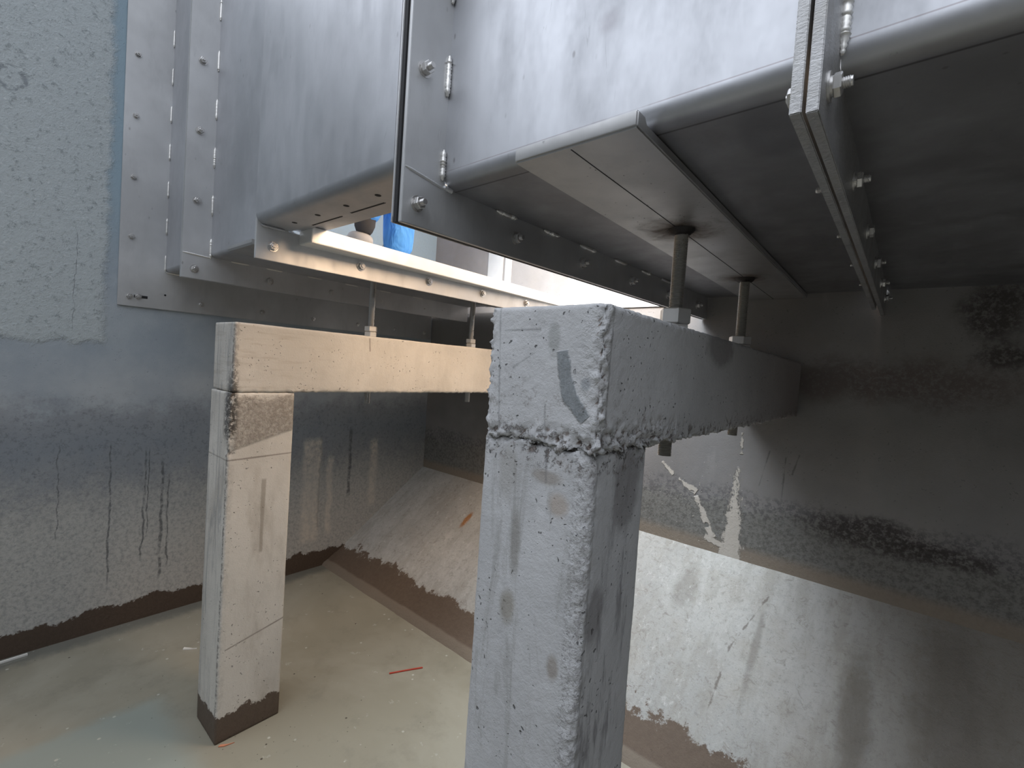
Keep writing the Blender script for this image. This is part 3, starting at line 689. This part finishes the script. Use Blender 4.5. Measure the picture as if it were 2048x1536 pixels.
rod(-.505, 1.295, -.220, .412, .0195, [(.1165, .041, .036, .1), (.1535, .043, .042, .30)], 'thick threaded rod through the nearest beam, closer to its torn corner', True, g)
rod(-.512, 2.01, -.212, .412, .0195, [(.1165, .041, .036, .1), (.1535, .041, .032, .30)], 'threaded rod through the nearest beam, the one closer to the back wall', True, g)
rod(-2.0, 1.279, -.222, .4185, .016, [(.102, .031, .025, .7), (.129, .031, .025, .55)], 'threaded rod with double nuts on the far tan beam, nearer its post', False, g)
rod(-2.0, 1.965, -.224, .4185, .016, [(.102, .031, .025, .7), (.129, .031, .025, .5)], 'threaded rod with double nuts on the far tan beam, close beside the near post', False, g)

# ------------------------------------------------------------------ worker standing in the flume
def m_cloth():
    t = T('blue_workwear'); n = t.noise(11, 3, .5, t.vec((1, 1, .5)), .6)
    return t.done(t.mix(n, (.03, .17, .55), (.10, .36, .80)), .9, t.bump(n, .05, .9))
M['trouser'] = m_cloth()
M['sock'] = m_plain('dark_sock', (0.03, .03, .033), .9)
M['boot'] = m_plain('dusty_boot', (0.30, .30, .30), .8)
M['skin'] = m_plain('skin', (0.50, .32, .23), .6)
M['hair'] = m_plain('brown_hair', (0.06, .04, .025), .7)
def skinned(name, pts, edges, mat, parent, root=0, sub=2, org=Vector((0, 0, 0))):
    me = bpy.data.meshes.new(name); me.from_pydata([Vector(p[:3]) + Vector((0, 0, OZ)) - org for p in pts], edges, [])
    o = bpy.data.objects.new(name, me); C.objects.link(o)
    m = o.modifiers.new('s', 'SKIN'); m.use_smooth_shade = True
    sv = me.skin_vertices[0].data
    for i, p in enumerate(pts):
        sv[i].radius = (p[3], p[4] if len(p) > 4 else p[3]); sv[i].use_root = (i == root)
    if sub: s = o.modifiers.new('u', 'SUBSURF'); s.levels = sub; s.render_levels = sub
    me.materials.append(mat)
    if parent: o.parent = parent
    return o
px, py, pz = -1.835, 1.20, .452
L1, L2 = (px, py - .085), (px - .02, py + .105)
P = [(px, py, pz + .93, .14, .10), (px, py, pz + 1.10, .125, .095), (px, py, pz + 1.30, .15, .10), (px, py, pz + 1.42, .10, .08), (px, py, pz + 1.50, .05),
     (px, py, pz + 1.58, .07, .075), (px, py, pz + 1.67, .078, .09), (px, py, pz + 1.73, .06, .07),
     (L1[0], L1[1] + .02, pz + .85, .085), (L1[0], L1[1], pz + .48, .058), (L1[0], L1[1], pz + .10, .038), 
     (L2[0], L2[1] - .02, pz + .85, .085), (L2[0], L2[1], pz + .48, .058), (L2[0], L2[1], pz + .10, .038),
     (px, py - .19, pz + 1.40, .055), (px - .02, py - .25, pz + 1.14, .042), (px - .12, py - .26, pz + .92, .028), (px - .15, py - .255, pz + .87, .035, .018),
     (px, py + .19, pz + 1.40, .055), (px - .02, py + .25, pz + 1.14, .042), (px - .12, py + .26, pz + .92, .028), (px - .15, py + .255, pz + .87, .035, .018)]
Ed = [(0, 1), (1, 2), (2, 3), (3, 4), (4, 5), (5, 6), (6, 7), (0, 8), (8, 9), (9, 10), (0, 11), (11, 12), (12, 13), (3, 14), (14, 15), (15, 16), (16, 17), (3, 18), (18, 19), (19, 20), (20, 21)]
for base, sgn in ((17, -1), (21, 1)):
    hx, hy, hz = P[base][:3]
    for k, (dy, ln) in enumerate(((-.027, .036), (-.010, .042), (.008, .040), (.025, .032))):
        i0 = len(P); P.append((hx - .03, hy + dy, hz - .025, .009)); P.append((hx - .03 - ln * .6, hy + dy * 1.1, hz - .03 - ln * .6, .0085)); P.append((hx - .03 - ln * .7, hy + dy * 1.1, hz - .04 - ln * 1.2, .0075))
        Ed += [(base, i0), (i0, i0 + 1), (i0 + 1, i0 + 2)]
    i0 = len(P); P.append((hx + .005, hy - sgn * .035, hz - .01, .011)); P.append((hx - .012, hy - sgn * .05, hz - .04, .009)); Ed += [(base, i0), (i0, i0 + 1)]
i0 = len(P); P.append((px - .093, py, pz + 1.635, .010)); Ed.append((6, i0))
person = skinned('person', P, Ed, M['skin'], None)
tag(person, 'person standing in the flume, only blue trouser legs and dusty boot seen through the gap', 'person')
tr = [(px, py, pz + .96, .15, .11), (L1[0], L1[1] + .015, pz + .84, .10), (L1[0], L1[1], pz + .48, .078), (L1[0] + .0, L1[1], pz + .22, .076), (L1[0], L1[1] + .006, pz + .125, .074),
      (L2[0], L2[1] - .015, pz + .84, .10), (L2[0], L2[1], pz + .48, .080), (L2[0], L2[1], pz + .20, .078), (L2[0], L2[1] + .002, pz + .02, .070)]
skinned('trousers', tr, [(0, 1), (1, 2), (2, 3), (3, 4), (0, 5), (5, 6), (6, 7), (7, 8)], M['trouser'], person, sub=1)
jk = [(px, py, pz + .95, .155, .115), (px, py, pz + 1.12, .14, .11), (px, py, pz + 1.31, .165, .115), (px, py, pz + 1.43, .11, .09), (px, py - .195, pz + 1.40, .068), (px - .02, py - .255, pz + 1.14, .055), (px - .11, py - .262, pz + .95, .04),
      (px, py + .195, pz + 1.40, .068), (px - .02, py + .255, pz + 1.14, .055), (px - .11, py + .262, pz + .95, .04)]
skinned('jacket', jk, [(0, 1), (1, 2), (2, 3), (3, 4), (4, 5), (5, 6), (3, 7), (7, 8), (8, 9)], M['trouser'], person)
for (lx, ly) in (L1, L2):
    skinned('sock', [(lx, ly, pz + .32, .050), (lx, ly, pz + .16, .050), (lx, ly, pz + .07, .048)], [(0, 1), (1, 2)], M['sock'], person, sub=1)
    skinned('boot', [(lx, ly, pz + .105, .060, .056), (lx - .0, ly, pz + .045, .056, .045), (lx - .09, ly - .01, pz + .036, .050, .036), (lx - .17, ly - .02, pz + .030, .044, .030), (lx + .05, ly, pz + .038, .045, .036)],
            [(0, 1), (1, 2), (2, 3), (1, 4)], M['boot'], person)
skinned('hair', [(px + .01, py, pz + 1.69, .088, .092), (px + .03, py, pz + 1.63, .075, .075), (px, py, pz + 1.745, .07, .07)], [(0, 1), (0, 2)], M['hair'], person)

# ------------------------------------------------------------------ litter on the water
def flat(name, pts, h, z, mat, label, cat):
    m = MB(); n = len(pts)
    m.rings([[(x, y, z) for x, y in pts], [(x, y, z + h) for x, y in pts]])
    return tag(m.build(name, mat), label, cat)
M['red'] = m_plain('red_plastic', (0.45, .06, .035), .5); M['white'] = m_plain('white_plastic', (.75, .74, .70), .5)
M['orange'] = m_plain('orange_scrap', (.55, .22, .12), .7)
def strip(p, q, w):
    a = Vector((p[0], p[1])); b = Vector((q[0], q[1])); d = (b - a).normalized(); nn = Vector((-d.y, d.x)) * w
    mid = (a + b) / 2
    return [tuple(a - nn), tuple(mid - nn * .7), tuple(b - nn * 1.2), tuple(b + nn * .8), tuple(mid + nn * 1.1), tuple(a + nn)]
flat('plastic_strip', strip((-1.768, 1.335), (-1.693, 1.476), .0035), .004, -1.499, M['red'], 'thin red strip floating on the muddy water between the posts', 'strip')
flat('white_stick', strip((-3.03, .07), (-3.04, .215), .006), .008, -1.499, M['white'], 'thin white stick floating at the foot of the left wall', 'stick')
flat('plastic_scrap', [(-2.61, .72), (-2.59, .745), (-2.575, .77), (-2.585, .755), (-2.60, .745), (-2.622, .728)], .006, -1.499, M['white'], 'small crumpled white scrap floating left of the far post', 'scrap')
flat('orange_scrap', [(-1.862, .640), (-1.850, .655), (-1.842, .69), (-1.850, .67), (-1.866, .65)], .003, -1.499, M['orange'], 'tiny orange scrap floating at the foot of the far post', 'scrap')
